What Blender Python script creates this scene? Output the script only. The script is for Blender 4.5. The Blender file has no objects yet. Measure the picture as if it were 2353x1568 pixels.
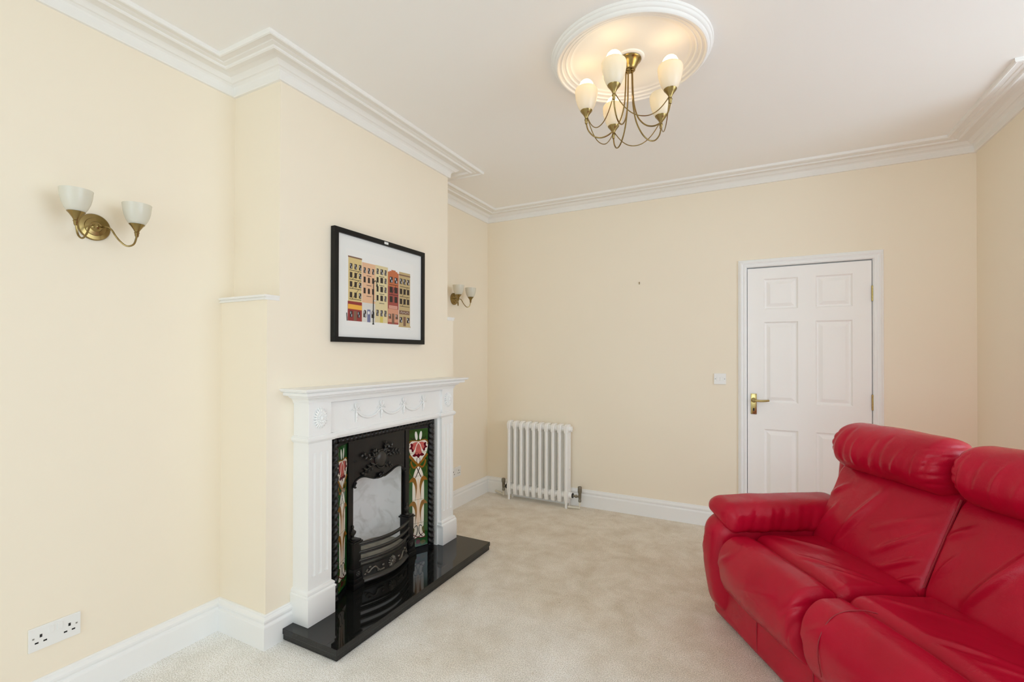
import bpy, bmesh, math, random
from mathutils import Vector, Matrix, noise
random.seed(7)
PI = math.pi
SC = bpy.context.scene
COL = SC.collection

# ------------------------------------------------------------------ camera
YAW, PITCH, ROLL = math.radians(27.3139), math.radians(.3741), math.radians(.1205)
F = Vector((-math.sin(YAW)*math.cos(PITCH), math.cos(YAW)*math.cos(PITCH), math.sin(PITCH)))
R0 = Vector((math.cos(YAW), math.sin(YAW), 0)); U0 = R0.cross(F)
R = R0*math.cos(ROLL)+U0*math.sin(ROLL); U = -R0*math.sin(ROLL)+U0*math.cos(ROLL)
cam = bpy.data.cameras.new('camera'); camo = bpy.data.objects.new('camera', cam); COL.objects.link(camo)
cam.sensor_width = 36; cam.sensor_fit = 'HORIZONTAL'; cam.lens = 1075.5155/2353*36
cam.shift_y = 24.2289/2353; cam.clip_start = .02
M = Matrix((R, U, -F)).transposed().to_4x4(); M.translation = Vector((2.3113, 0, 1.3304)); camo.matrix_world = M
SC.camera = camo

# ------------------------------------------------------------------ light and exposure
SC.view_settings.view_transform = 'Standard'; SC.view_settings.look = 'None'
SC.view_settings.gamma = 1; SC.view_settings.use_curve_mapping = False
SC.view_settings.exposure = -0.73
w = bpy.data.worlds.new('overcast_sky'); SC.world = w; w.use_nodes = True
bgn = w.node_tree.nodes['Background']; bgn.inputs[0].default_value = (.80, .90, 1, 1); bgn.inputs[1].default_value = 1.0
def area(name, loc, rot, sx, sy, power, color):
    l = bpy.data.lights.new(name, 'AREA'); l.shape = 'RECTANGLE'; l.size = sx; l.size_y = sy; l.energy = power; l.color = color
    o = bpy.data.objects.new(name, l); COL.objects.link(o); o.location = loc; o.rotation_euler = rot; return o
# front window daylight, plus fill light added at a made-up side window
area('daylight_front', (2.0, -3.78, 1.75), (math.radians(66), 0, 0), 3.1, 2.0, 118, (.745, .89, 1))
area('added_side_fill', (5.42, 1.6, 1.75), (math.radians(60), 0, math.radians(90)), 2.6, 2.0, 165, (.745, .89, 1))
# upward fill lights added outside the windows to brighten the ceiling
area('added_upfill_front', (2.0, -4.4, .30), (math.radians(128), 0, 0), 3.4, 1.2, 125, (.745, .89, 1))
area('added_upfill_side', (5.9, 1.6, .30), (math.radians(128), 0, math.radians(90)), 2.8, 1.2, 60, (.745, .89, 1))
SC.cycles.max_bounces = 14; SC.cycles.diffuse_bounces = 13; SC.cycles.glossy_bounces = 3; SC.cycles.transmission_bounces = 4; SC.cycles.transparent_max_bounces = 6
SC.cycles.caustics_reflective = False; SC.cycles.caustics_refractive = False

# ------------------------------------------------------------------ materials
MATS = {}
def mat(name, col, rough=.5, metal=0., var=.04, vscale=6., bump=0., bscale=60., spec=.5, coat=0., emit=None, estr=0., sub=0., trans=0.):
    if name in MATS: return MATS[name]
    m = bpy.data.materials.new(name); m.use_nodes = True; nt = m.node_tree; b = nt.nodes['Principled BSDF']
    b.inputs['Roughness'].default_value = rough; b.inputs['Metallic'].default_value = metal
    b.inputs['Specular IOR Level'].default_value = spec; b.inputs['Coat Weight'].default_value = coat
    b.inputs['Coat Roughness'].default_value = .05
    tc = nt.nodes.new('ShaderNodeTexCoord'); n = nt.nodes.new('ShaderNodeTexNoise')
    n.inputs['Scale'].default_value = vscale; n.inputs['Detail'].default_value = 2
    nt.links.new(tc.outputs['Object'], n.inputs['Vector'])
    mx = nt.nodes.new('ShaderNodeMix'); mx.data_type = 'RGBA'
    mx.inputs[6].default_value = (*[max(0, c*(1-var)) for c in col], 1); mx.inputs[7].default_value = (*[min(1, c*(1+var)) for c in col], 1)
    nt.links.new(n.outputs['Fac'], mx.inputs[0]); nt.links.new(mx.outputs[2], b.inputs['Base Color'])
    if bump:
        n2 = nt.nodes.new('ShaderNodeTexNoise'); n2.inputs['Scale'].default_value = bscale; n2.inputs['Detail'].default_value = 2
        nt.links.new(tc.outputs['Object'], n2.inputs['Vector'])
        bp = nt.nodes.new('ShaderNodeBump'); bp.inputs['Strength'].default_value = bump; bp.inputs['Distance'].default_value = .004
        nt.links.new(n2.outputs['Fac'], bp.inputs['Height']); nt.links.new(bp.outputs[0], b.inputs['Normal'])
    if emit: b.inputs['Emission Color'].default_value = (*emit, 1); b.inputs['Emission Strength'].default_value = estr
    if sub: b.inputs['Subsurface Weight'].default_value = sub; b.inputs['Subsurface Radius'].default_value = (.01, .01, .008)
    if trans: b.inputs['Transmission Weight'].default_value = trans
    MATS[name] = m; return m

CREAM = mat('cream_wall_paint', (.882, .804, .672), .85, var=.015, vscale=1.5, bump=0, spec=.2)
CEIL = mat('ceiling_paint', (.905, .893, .872), .9, var=.012, vscale=1.2, bump=0, spec=.2)
WHITE = mat('white_gloss_paint', (.87, .88, .885), .35, var=.012, vscale=3, spec=.4)
CORN = mat('cornice_paint', (.855, .845, .82), .8, var=.012, vscale=3, spec=.2)
MANTEL = mat('mantel_paint', (.87, .88, .88), .32, var=.012, vscale=4, spec=.4)
DOORW = mat('door_paint', (.91, .90, .89), .38, var=.012, vscale=4, spec=.4)
RADW = mat('radiator_enamel', (.88, .88, .87), .3, var=.01, spec=.5)
IRON = mat('cast_iron', (.0065, .0062, .006), .33, var=.2, vscale=30, bump=.10, bscale=220, spec=.4)
IRONL = mat('cast_iron_highlights', (.040, .037, .032), .34, metal=.3, var=.2, vscale=40, bump=.12, bscale=240)
BRASS = mat('antique_brass', (.30, .215, .085), .24, 1., var=.12, vscale=25)
BRASSP = mat('polished_brass', (.50, .40, .17), .22, 1., var=.1, vscale=20)
PEWTER = mat('pewter_valve', (.26, .245, .20), .35, 1., var=.15, vscale=40)
PLASTIC = mat('white_plastic', (.83, .83, .82), .3, var=.005)
BLACKH = mat('black_recess', (.004, .004, .004), .7, var=.1)
STEELS = mat('screw_steel', (.35, .34, .32), .35, 1., var=.1)
FRAMEB = mat('black_picture_frame', (.004, .004, .0035), .3, var=.1, vscale=20, spec=.3)
PAPER = mat('white_mount', (.77, .78, .77), .75, var=.006)
PIPE = mat('cream_pipe_paint', (.74, .71, .60), .4, var=.03)
SOOT = mat('soot', (.012, .012, .012), .9, var=.3, vscale=40)
GLASSM = None

def carpet_mat():
    m = bpy.data.materials.new('carpet_pile'); m.use_nodes = True; nt = m.node_tree; b = nt.nodes['Principled BSDF']
    b.inputs['Roughness'].default_value = .95; b.inputs['Specular IOR Level'].default_value = .1; b.inputs['Sheen Weight'].default_value = .25
    tc = nt.nodes.new('ShaderNodeTexCoord')
    def nz(scale, det, dist=0., rough=.5):
        n = nt.nodes.new('ShaderNodeTexNoise'); n.inputs['Scale'].default_value = scale; n.inputs['Detail'].default_value = det
        n.inputs['Distortion'].default_value = dist; n.inputs['Roughness'].default_value = rough
        nt.links.new(tc.outputs['Object'], n.inputs['Vector']); return n
    def ramp(n, a, c0, z, c1):
        r = nt.nodes.new('ShaderNodeValToRGB'); r.color_ramp.elements[0].position = a; r.color_ramp.elements[1].position = z
        r.color_ramp.elements[0].color = (*c0, 1); r.color_ramp.elements[1].color = (*c1, 1); nt.links.new(n.outputs['Fac'], r.inputs[0]); return r
    def mix(kind, fac, a, b_):
        m_ = nt.nodes.new('ShaderNodeMix'); m_.data_type = 'RGBA'; m_.blend_type = kind
        if isinstance(fac, float): m_.inputs[0].default_value = fac
        else: nt.links.new(fac, m_.inputs[0])
        nt.links.new(a, m_.inputs[6]); nt.links.new(b_, m_.inputs[7]); return m_.outputs[2]
    # brushed pile: lying and standing tufts, a fine fleck, and a browner patch between fireplace, radiator and door: part wear, part warmer far light painted in
    big = ramp(nz(3.6, 8, .35, .68), .36, (.80, .79, .75), .62, (.95, .955, .945))
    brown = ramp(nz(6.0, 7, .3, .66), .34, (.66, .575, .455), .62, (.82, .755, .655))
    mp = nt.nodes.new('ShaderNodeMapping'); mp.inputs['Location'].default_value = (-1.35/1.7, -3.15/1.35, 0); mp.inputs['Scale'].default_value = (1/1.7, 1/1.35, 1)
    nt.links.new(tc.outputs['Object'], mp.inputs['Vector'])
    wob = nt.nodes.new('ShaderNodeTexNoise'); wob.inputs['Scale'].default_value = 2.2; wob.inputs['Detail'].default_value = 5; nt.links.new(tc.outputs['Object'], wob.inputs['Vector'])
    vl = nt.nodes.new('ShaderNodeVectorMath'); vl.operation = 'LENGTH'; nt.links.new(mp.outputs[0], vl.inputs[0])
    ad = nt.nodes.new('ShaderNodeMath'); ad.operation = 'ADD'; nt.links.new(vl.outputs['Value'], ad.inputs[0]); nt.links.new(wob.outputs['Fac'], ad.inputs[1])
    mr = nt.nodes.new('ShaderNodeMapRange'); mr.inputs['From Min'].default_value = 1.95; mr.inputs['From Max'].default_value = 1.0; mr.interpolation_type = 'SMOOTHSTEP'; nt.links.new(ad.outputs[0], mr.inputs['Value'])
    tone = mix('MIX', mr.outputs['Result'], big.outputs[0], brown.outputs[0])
    fleck = ramp(nz(210, 4, 0., .7), .34, (.62, .60, .56), .60, (1.24, 1.24, 1.25))
    spots = ramp(nz(30, 3), .24, (.80, .74, .66), .30, (1, 1, 1))
    col = mix('MULTIPLY', 1., mix('MULTIPLY', 1., tone, fleck.outputs[0]), spots.outputs[0])
    nt.links.new(col, b.inputs['Base Color'])
    h = nz(240, 4); bp = nt.nodes.new('ShaderNodeBump'); bp.inputs['Strength'].default_value = .7; bp.inputs['Distance'].default_value = .006
    nt.links.new(h.outputs['Fac'], bp.inputs['Height']); nt.links.new(bp.outputs[0], b.inputs['Normal']); return m
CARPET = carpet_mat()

def leather_mat():
    m = bpy.data.materials.new('red_leather'); m.use_nodes = True; nt = m.node_tree; b = nt.nodes['Principled BSDF']
    b.inputs['Roughness'].default_value = .27; b.inputs['Specular IOR Level'].default_value = .25
    tc = nt.nodes.new('ShaderNodeTexCoord')
    n = nt.nodes.new('ShaderNodeTexNoise'); n.inputs['Scale'].default_value = 5; n.inputs['Detail'].default_value = 5; nt.links.new(tc.outputs['Object'], n.inputs['Vector'])
    r = nt.nodes.new('ShaderNodeValToRGB'); r.color_ramp.elements[0].position = .3; r.color_ramp.elements[1].position = .72
    r.color_ramp.elements[0].color = (.40, .003, .022, 1); r.color_ramp.elements[1].color = (.49, .005, .031, 1)
    nt.links.new(n.outputs['Fac'], r.inputs[0]); nt.links.new(r.outputs[0], b.inputs['Base Color'])
    v = nt.nodes.new('ShaderNodeTexVoronoi'); v.inputs['Scale'].default_value = 420; nt.links.new(tc.outputs['Object'], v.inputs['Vector'])
    c = nt.nodes.new('ShaderNodeTexNoise'); c.inputs['Scale'].default_value = 16; c.inputs['Detail'].default_value = 8; c.inputs['Roughness'].default_value = .6; c.inputs['Distortion'].default_value = 1.4
    nt.links.new(tc.outputs['Object'], c.inputs['Vector'])
    b1 = nt.nodes.new('ShaderNodeBump'); b1.inputs['Strength'].default_value = .12; b1.inputs['Distance'].default_value = .002; nt.links.new(v.outputs['Distance'], b1.inputs['Height'])
    b2 = nt.nodes.new('ShaderNodeBump'); b2.inputs['Strength'].default_value = .22; b2.inputs['Distance'].default_value = .008; nt.links.new(c.outputs['Fac'], b2.inputs['Height'])
    nt.links.new(b1.outputs[0], b2.inputs['Normal']); nt.links.new(b2.outputs[0], b.inputs['Normal']); return m
LEATHER = leather_mat()
STITCH = mat('red_leather_seam', (.30, .004, .017), .35, var=.05, vscale=60)

def granite_mat():
    m = bpy.data.materials.new('polished_black_granite'); m.use_nodes = True; nt = m.node_tree; b = nt.nodes['Principled BSDF']
    b.inputs['Roughness'].default_value = .05; b.inputs['Specular IOR Level'].default_value = .5
    tc = nt.nodes.new('ShaderNodeTexCoord'); n = nt.nodes.new('ShaderNodeTexNoise'); n.inputs['Scale'].default_value = 420; n.inputs['Detail'].default_value = 2
    nt.links.new(tc.outputs['Object'], n.inputs['Vector']); r = nt.nodes.new('ShaderNodeValToRGB')
    r.color_ramp.elements[0].position = .55; r.color_ramp.elements[1].position = .8
    r.color_ramp.elements[0].color = (.006, .006, .0055, 1); r.color_ramp.elements[1].color = (.05, .048, .042, 1)
    nt.links.new(n.outputs['Fac'], r.inputs[0]); nt.links.new(r.outputs[0], b.inputs['Base Color']); return m
GRANITE = granite_mat()

def fireback_mat():
    m = bpy.data.materials.new('whitewashed_fireclay'); m.use_nodes = True; nt = m.node_tree; b = nt.nodes['Principled BSDF']
    b.inputs['Roughness'].default_value = .85
    tc = nt.nodes.new('ShaderNodeTexCoord'); n = nt.nodes.new('ShaderNodeTexNoise'); n.inputs['Scale'].default_value = 9; n.inputs['Detail'].default_value = 7; n.inputs['Distortion'].default_value = 1.5
    nt.links.new(tc.outputs['Object'], n.inputs['Vector']); r = nt.nodes.new('ShaderNodeValToRGB')
    r.color_ramp.elements[0].position = .28; r.color_ramp.elements[1].position = .5
    r.color_ramp.elements[0].color = (.66, .66, .65, 1); r.color_ramp.elements[1].color = (.84, .85, .86, 1)
    nt.links.new(n.outputs['Fac'], r.inputs[0]); nt.links.new(r.outputs[0], b.inputs['Base Color']); return m
FIREBACK = fireback_mat()

def shade_glass(name, e, es):
    m = bpy.data.materials.new(name); m.use_nodes = True; nt = m.node_tree; b = nt.nodes['Principled BSDF']
    tc = nt.nodes.new('ShaderNodeTexCoord'); n = nt.nodes.new('ShaderNodeTexNoise'); n.inputs['Scale'].default_value = 12
    nt.links.new(tc.outputs['Object'], n.inputs['Vector']); mx = nt.nodes.new('ShaderNodeMix'); mx.data_type = 'RGBA'
    mx.inputs[6].default_value = (.80, .80, .74, 1); mx.inputs[7].default_value = (.84, .835, .78, 1)
    nt.links.new(n.outputs['Fac'], mx.inputs[0]); nt.links.new(mx.outputs[2], b.inputs['Base Color'])
    b.inputs['Roughness'].default_value = .25
    if es: b.inputs['Emission Color'].default_value = (*e, 1); b.inputs['Emission Strength'].default_value = es
    t = nt.nodes.new('ShaderNodeBsdfTranslucent'); t.inputs[0].default_value = (.9, .85, .72, 1)
    ms = nt.nodes.new('ShaderNodeMixShader'); ms.inputs[0].default_value = .35
    nt.links.new(b.outputs[0], ms.inputs[1]); nt.links.new(t.outputs[0], ms.inputs[2])
    nt.links.new(ms.outputs[0], nt.nodes['Material Output'].inputs[0]); return m
OPAL = shade_glass('opal_glass', None, 0)
OPALIT = shade_glass('opal_glass_lit', None, 0)
BULB = mat('lit_bulb', (1, .95, .85), .4, emit=(1, .64, .29), estr=10.5)
BULBDIM = mat('pearl_bulb', (.86, .82, .70), .35, emit=(1, .70, .34), estr=9)

def pane_mat():
    m = bpy.data.materials.new('window_glass'); m.use_nodes = True; nt = m.node_tree
    t = nt.nodes.new('ShaderNodeBsdfTransparent'); g = nt.nodes.new('ShaderNodeBsdfGlossy'); g.inputs['Roughness'].default_value = .02
    ms = nt.nodes.new('ShaderNodeMixShader'); ms.inputs[0].default_value = .06
    nt.links.new(t.outputs[0], ms.inputs[1]); nt.links.new(g.outputs[0], ms.inputs[2]); nt.links.new(ms.outputs[0], nt.nodes['Material Output'].inputs[0]); return m
GLASS = pane_mat()

# ------------------------------------------------------------------ mesh helpers
def root_off(p):
    o = Vector((0, 0, 0))
    while p: o += p.location; p = p.parent
    return o
class MB:
    def __init__(s): s.v = []; s.f = []; s.mi = []
    def add(s, vs, fs, mi=0):
        n = len(s.v); s.v += [tuple(x) for x in vs]; s.f += [tuple(i+n for i in f) for f in fs]; s.mi += [mi]*len(fs); return s
    def box(s, x0, x1, y0, y1, z0, z1, bev=0., mi=0):
        if not bev:
            vs = [(x, y, z) for x in (x0, x1) for y in (y0, y1) for z in (z0, z1)]
            return s.add(vs, [(0, 1, 3, 2), (4, 6, 7, 5), (0, 4, 5, 1), (2, 3, 7, 6), (0, 2, 6, 4), (1, 5, 7, 3)], mi)
        bm = bmesh.new(); bmesh.ops.create_cube(bm, size=1)
        for v in bm.verts: v.co = Vector(((x0+x1)/2+v.co.x*(x1-x0), (y0+y1)/2+v.co.y*(y1-y0), (z0+z1)/2+v.co.z*(z1-z0)))
        bmesh.ops.bevel(bm, geom=bm.edges[:], offset=bev, segments=2, affect='EDGES', profile=.6)
        bm.verts.index_update(); s.add([v.co for v in bm.verts], [[v.index for v in f.verts] for f in bm.faces], mi); bm.free(); return s
    def prism(s, poly, fn, a, b, mi=0):
        n = len(poly); vs = [fn(p, a) for p in poly]+[fn(p, b) for p in poly]
        fs = [tuple(range(n))[::-1], tuple(range(n, 2*n))]+[(i, (i+1) % n, n+(i+1) % n, n+i) for i in range(n)]
        return s.add(vs, fs, mi)
    def tube(s, pts, rad, seg=10, cap=True, closed=False, mi=0, squash=None):
        pts = [Vector(p) for p in pts]; n = len(pts); rs = rad if hasattr(rad, '__len__') else [rad]*n
        T = []
        for i in range(n):
            a = pts[i-1] if (i or closed) else pts[0]; b = pts[(i+1) % n] if (i < n-1 or closed) else pts[-1]
            t = (b-a); T.append(t.normalized() if t.length > 1e-9 else Vector((0, 0, 1)))
        N = T[0].orthogonal().normalized(); vs = []
        for i in range(n):
            N = (N-T[i]*N.dot(T[i])); N = N.normalized() if N.length > 1e-6 else T[i].orthogonal().normalized(); B = T[i].cross(N)
            for k in range(seg):
                a = 2*PI*k/seg; d = N*math.cos(a)+B*math.sin(a)
                if squash: d = Vector((d.x*squash[0], d.y*squash[1], d.z*squash[2]))
                vs.append(pts[i]+d*rs[i])
        m = n if closed else n-1
        fs = [(i*seg+k, i*seg+(k+1) % seg, ((i+1) % n)*seg+(k+1) % seg, ((i+1) % n)*seg+k) for i in range(m) for k in range(seg)]
        if cap and not closed: fs += [tuple(range(seg))[::-1], tuple(range((n-1)*seg, n*seg))]
        return s.add(vs, fs, mi)
    def lathe(s, prof, c=(0, 0, 0), axis='z', seg=32, mi=0, capped=False):
        c = Vector(c); vs = []
        for r, h in prof:
            for k in range(seg):
                a = 2*PI*k/seg; x, y = r*math.cos(a), r*math.sin(a)
                vs.append(c+Vector((x, y, h) if axis == 'z' else (h, x, y) if axis == 'x' else (y, h, x)))
        n = len(prof); fs = [(i*seg+k, i*seg+(k+1) % seg, (i+1)*seg+(k+1) % seg, (i+1)*seg+k) for i in range(n-1) for k in range(seg)]
        if capped: fs += [tuple(range(seg))[::-1], tuple(range((n-1)*seg, n*seg))]
        return s.add(vs, fs, mi)
    def ball(s, c, rx, ry=None, rz=None, seg=14, ring=9, mi=0):
        ry = ry or rx; rz = rz or rx; c = Vector(c)
        vs = [c+Vector((0, 0, -rz))]
        for i in range(1, ring):
            p = PI*i/ring-PI/2
            for k in range(seg): a = 2*PI*k/seg; vs.append(c+Vector((rx*math.cos(p)*math.cos(a), ry*math.cos(p)*math.sin(a), rz*math.sin(p))))
        vs.append(c+Vector((0, 0, rz))); fs = [(0, 1+(k+1) % seg, 1+k) for k in range(seg)]
        for i in range(ring-2):
            for k in range(seg): fs.append((1+i*seg+k, 1+i*seg+(k+1) % seg, 1+(i+1)*seg+(k+1) % seg, 1+(i+1)*seg+k))
        o = 1+(ring-2)*seg; fs += [(o+k, o+(k+1) % seg, len(vs)-1) for k in range(seg)]
        return s.add(vs, fs, mi)
    def sweep(s, prof, path, closed=False, mi=0, capends=True):
        # prof: (offset to the right of the path, z); path: xy points; mitred corners
        P = [Vector(p) for p in path]; n = len(P); k = len(prof); vs = []
        for i in range(n):
            d0 = (P[i]-P[i-1]).normalized() if (i or closed) else None
            d1 = (P[(i+1) % n]-P[i]).normalized() if (i < n-1 or closed) else None
            if d0 is None: d0 = d1
            if d1 is None: d1 = d0
            n0 = Vector((d0.y, -d0.x)); n1 = Vector((d1.y, -d1.x)); m = (n0+n1); m = m/(1+n0.dot(n1))
            for o, z in prof: vs.append((P[i].x+m.x*o, P[i].y+m.y*o, z))
        fs = []
        for i in range(n if closed else n-1):
            for j in range(k-1): a = i*k+j; b = ((i+1) % n)*k+j; fs.append((a, b, b+1, a+1))
        if not closed and capends: fs += [tuple(range(k)), tuple(range((n-1)*k, n*k))[::-1]]
        return s.add(vs, fs, mi)
    def build(s, name, mats, parent=None, smooth=False, world=True, angle=40):
        me = bpy.data.meshes.new(name); off = root_off(parent) if (parent and world) else Vector((0, 0, 0))
        me.from_pydata([tuple(Vector(v)-off) for v in s.v], [], s.f)
        for m in (mats if isinstance(mats, (list, tuple)) else [mats]): me.materials.append(m)
        if any(s.mi):
            for p, i in zip(me.polygons, s.mi): p.material_index = i
        bm = bmesh.new(); bm.from_mesh(me); bmesh.ops.recalc_face_normals(bm, faces=bm.faces[:]); bm.to_mesh(me); bm.free()
        if smooth:
            for p in me.polygons: p.use_smooth = True
            try: me.set_sharp_from_angle(angle=math.radians(angle))
            except Exception: pass
        o = bpy.data.objects.new(name, me); COL.objects.link(o); o.parent = parent; return o
def tag(o, label, cat=None, group=None, kind=None):
    o['label'] = label
    if cat: o['category'] = cat
    if group: o['group'] = group
    if kind: o['kind'] = kind
    return o
def thing(name, loc, label, cat, group=None, rz=0, kind=None):
    o = bpy.data.objects.new(name, None); COL.objects.link(o); o.location = loc; o.rotation_euler.z = rz; o.empty_display_size = .05
    return tag(o, label, cat, group, kind)
def cr(pts, n=8, closed=False):
    # Catmull-Rom through points
    P = [Vector(p) for p in pts]; m = len(P); out = []
    for i in range(m if closed else m-1):
        g = lambda k: P[k % m] if closed else P[max(0, min(m-1, k))]
        a, b, c, d = g(i-1), g(i), g(i+1), g(i+2)
        for j in range(n):
            t = j/n; out.append(.5*((2*b)+(c-a)*t+(2*a-5*b+4*c-d)*t*t+(3*b-a-3*c+d)*t**3))
    if not closed: out.append(P[-1])
    return out
def flat_art(name, shapes, fn, mats, parent, step=.0003):
    # flat printed or glazed artwork: coloured outlines laid one over the other on a plane
    keys = list(dict.fromkeys(k for _, k in shapes)); mb = MB()
    for i, (poly, k) in enumerate(shapes):
        mb.add([fn(p, step*(i/len(shapes)*3+1)) for p in poly], [tuple(range(len(poly)))], keys.index(k))
    o = mb.build(name, [mats[k] for k in keys], parent); return o

# ------------------------------------------------------------------ measured room (metres)
W, D, H = 3.5586, 3.9529, 2.683
BX = .3438                                    # front of chimney breast
Y1U, Y1L, Y2U, Y2L = 1.4411, 1.3799, 2.7904, 2.8635
ZL = 1.598
RX, RY = 4.9, 3.12                            # right-hand recess behind the sofa
FY = -3.4                                     # front wall, behind the camera
HZ = .055
FC = 2.115                                    # fireplace centre line

def structure(name, mb, m, label, cat, smooth=False):
    o = mb.build(name, m, None, smooth); return tag(o, label, cat, kind='structure')
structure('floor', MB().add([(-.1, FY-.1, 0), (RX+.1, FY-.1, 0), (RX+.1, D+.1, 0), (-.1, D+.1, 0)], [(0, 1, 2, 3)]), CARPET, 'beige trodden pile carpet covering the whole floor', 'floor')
structure('ceiling', MB().box(-.1, RX+.1, FY-.1, D+.15, H, H+.1), CEIL, 'flat off-white ceiling above the whole room', 'ceiling')
structure('wall_left', MB().box(-.1, 0, FY-.1, D+.15, 0, H), CREAM, 'cream side wall in the alcoves beside the chimney breast', 'wall')
DL, DR, DH = 2.2673, 3.0294, 1.984
wb = MB().box(-.1, DL-.012, D, D+.15, 0, H).box(DR+.012, RX+.1, D, D+.15, 0, H).box(DL-.012, DR+.012, D, D+.15, DH+.008, H)
structure('wall_back', wb, CREAM, 'cream end wall with the door and the radiator', 'wall')
structure('wall_right', MB().box(W, RX+.1, RY, D, 0, H), CREAM, 'cream side wall at the right behind the sofa', 'wall')
SW = (.3, 2.9, .50, 2.5)                   # added side window y0,y1,z0,z1
wr = MB().box(RX, RX+.2, FY-.1, SW[0], 0, H).box(RX, RX+.2, SW[1], RY, 0, H).box(RX, RX+.2, SW[0], SW[1], 0, SW[2]).box(RX, RX+.2, SW[0], SW[1], SW[3], H)
structure('wall_recess', wr, CREAM, 'cream wall with an added unseen sash window beside the sofa', 'wall')
FW = (.5, 3.5, .55, 2.5)
wf = MB().box(-.1, FW[0], FY-.2, FY, 0, H).box(FW[1], RX+.2, FY-.2, FY, 0, H).box(FW[0], FW[1], FY-.2, FY, 0, FW[2]).box(FW[0], FW[1], FY-.2, FY, FW[3], H)
structure('wall_front', wf, CREAM, 'cream front wall with the wide window behind the camera', 'wall')

# chimney breast: wider below the ledge, with the fire opening left open
OY0, OY1, OZ = 1.69, 2.54, .90
br = MB().box(0, BX, Y1U, Y2U, ZL-.004, H)
br.box(0, BX, Y1L, OY0, 0, ZL-.004).box(0, BX, OY1, Y2L, 0, ZL-.004).box(0, BX, OY0, OY1, OZ, ZL-.004)
br.box(0, .05, OY0, OY1, 0, OZ)
structure('wall_chimney', br, CREAM, 'cream chimney breast projecting from the side wall', 'wall')
for n, (y0, y1) in enumerate(((Y1L, Y1U), (Y2U, Y2L))):
    s = -1 if n == 0 else 1; e = y0 if n == 0 else y1
    lip = lambda k: (y0-k, y1) if n == 0 else (y0, y1+k)
    a, b, c = lip(.014), lip(.006), lip(.011)
    mb = MB().box(0, BX+.004, *a, ZL-.006, ZL+.004).box(0, BX+.002, *b, ZL-.014, ZL-.006).box(0, BX+.003, *c, ZL-.019, ZL-.013)
    structure('trim_%d' % (3+n), mb, CORN, 'small painted ledge on the %s shoulder of the chimney breast' % ('near' if n == 0 else 'far'), 'ledge')

# cornice right round the room
CP = [(0, 2.610), (.012, 2.610), (.015, 2.614), (.017, 2.642), (.022, 2.650), (.033, 2.656), (.041, 2.657), (.050, 2.664), (.060, 2.6725), (.084, 2.6745), (.104, 2.673),
      (.107, 2.667), (.112, 2.662), (.119, 2.661), (.125, 2.664), (.128, 2.6695), (.146, 2.6705), (.149, 2.6735), (.172, 2.6735), (.176, 2.668), (.182, 2.665), (.188, 2.667), (.191, 2.672), (.192, H+.002)]
cpath = [(0, FY), (0, Y1U), (BX, Y1U), (BX, Y2U), (0, Y2U), (0, D), (W, D), (W, RY), (RX, RY), (RX, FY)]
structure('trim_1', MB().sweep(CP, cpath, closed=True), CORN, 'stepped plaster cornice running round the top of the walls', 'cornice', smooth=False)

# skirting
BP = [(.022, 0), (.022, .098), (.0205, .103), (.014, .109), (.0135, .113), (.017, .116), (.019, .123), (.0185, .130), (.013, .137), (.009, .141), (.0085, .146), (.004, .149), (0, .149)]
structure('baseboard_left', MB().sweep(BP, [(0, FY), (0, Y1L), (BX, Y1L), (BX, 1.505)]), WHITE, 'white moulded skirting board from the near alcove to the fireplace', 'skirting')
structure('baseboard_alcove', MB().sweep(BP, [(BX, 2.731), (BX, Y2L), (0, Y2L), (0, D), (2.209, D)]), WHITE, 'white moulded skirting board from the far alcove to the door', 'skirting')
structure('baseboard_right', MB().sweep(BP, [(3.088, D), (W, D), (W, RY), (RX, RY), (RX, FY), (0, FY)]), WHITE, 'white moulded skirting board at the right behind the sofa', 'skirting')

# front window behind the camera, and an unseen side window added for light
def window(name, label, fn, a0, a1, z0, z1, lights):
    o = thing(name, fn(a0, z0, 0), label, 'window', kind='structure')
    def pc(nm, b0, b1, c0, c1, d0, d1, m):
        p, q = fn(b0, c0, d0), fn(b1, c1, d1); mb = MB().box(min(p[0], q[0]), max(p[0], q[0]), min(p[1], q[1]), max(p[1], q[1]), c0, c1); return mb.build(nm, m, o)
    f = .06
    pc('frame', a0, a0+f, z0, z1, .06, .13, WHITE); pc('frame', a1-f, a1, z0, z1, .06, .13, WHITE); pc('frame', a0+f, a1-f, z0, z0+f, .06, .13, WHITE); pc('frame', a0+f, a1-f, z1-f, z1, .06, .13, WHITE)
    wd = (a1-a0)/lights
    for i in range(1, lights): pc('mullion', a0+i*wd-.03, a0+i*wd+.03, z0+f, z1-f, .06, .13, WHITE)
    zm = (z0+z1)/2+.1
    for i in range(lights):
        b0 = a0+i*wd+(f if i == 0 else .03); b1 = a0+(i+1)*wd-(f if i == lights-1 else .03)
        pc('meeting_rail', b0, b1, zm-.02, zm+.02, .07, .12, WHITE)
        pc('pane', b0, b1, z0+f, zm-.02, .094, .098, GLASS); pc('pane', b0, b1, zm+.02, z1-f, .094, .098, GLASS)
    pc('sill', a0-.05, a1+.05, z0-.03, z0, -.05, .14, WHITE)
window('window_1', 'wide white sash window in the front wall', lambda a, z, dd: (a, FY-dd, z), *FW, 3)
window('added_window_2', 'unseen white sash window added in the side wall for light', lambda a, z, dd: (RX+dd, a, z), *SW, 2)

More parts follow.
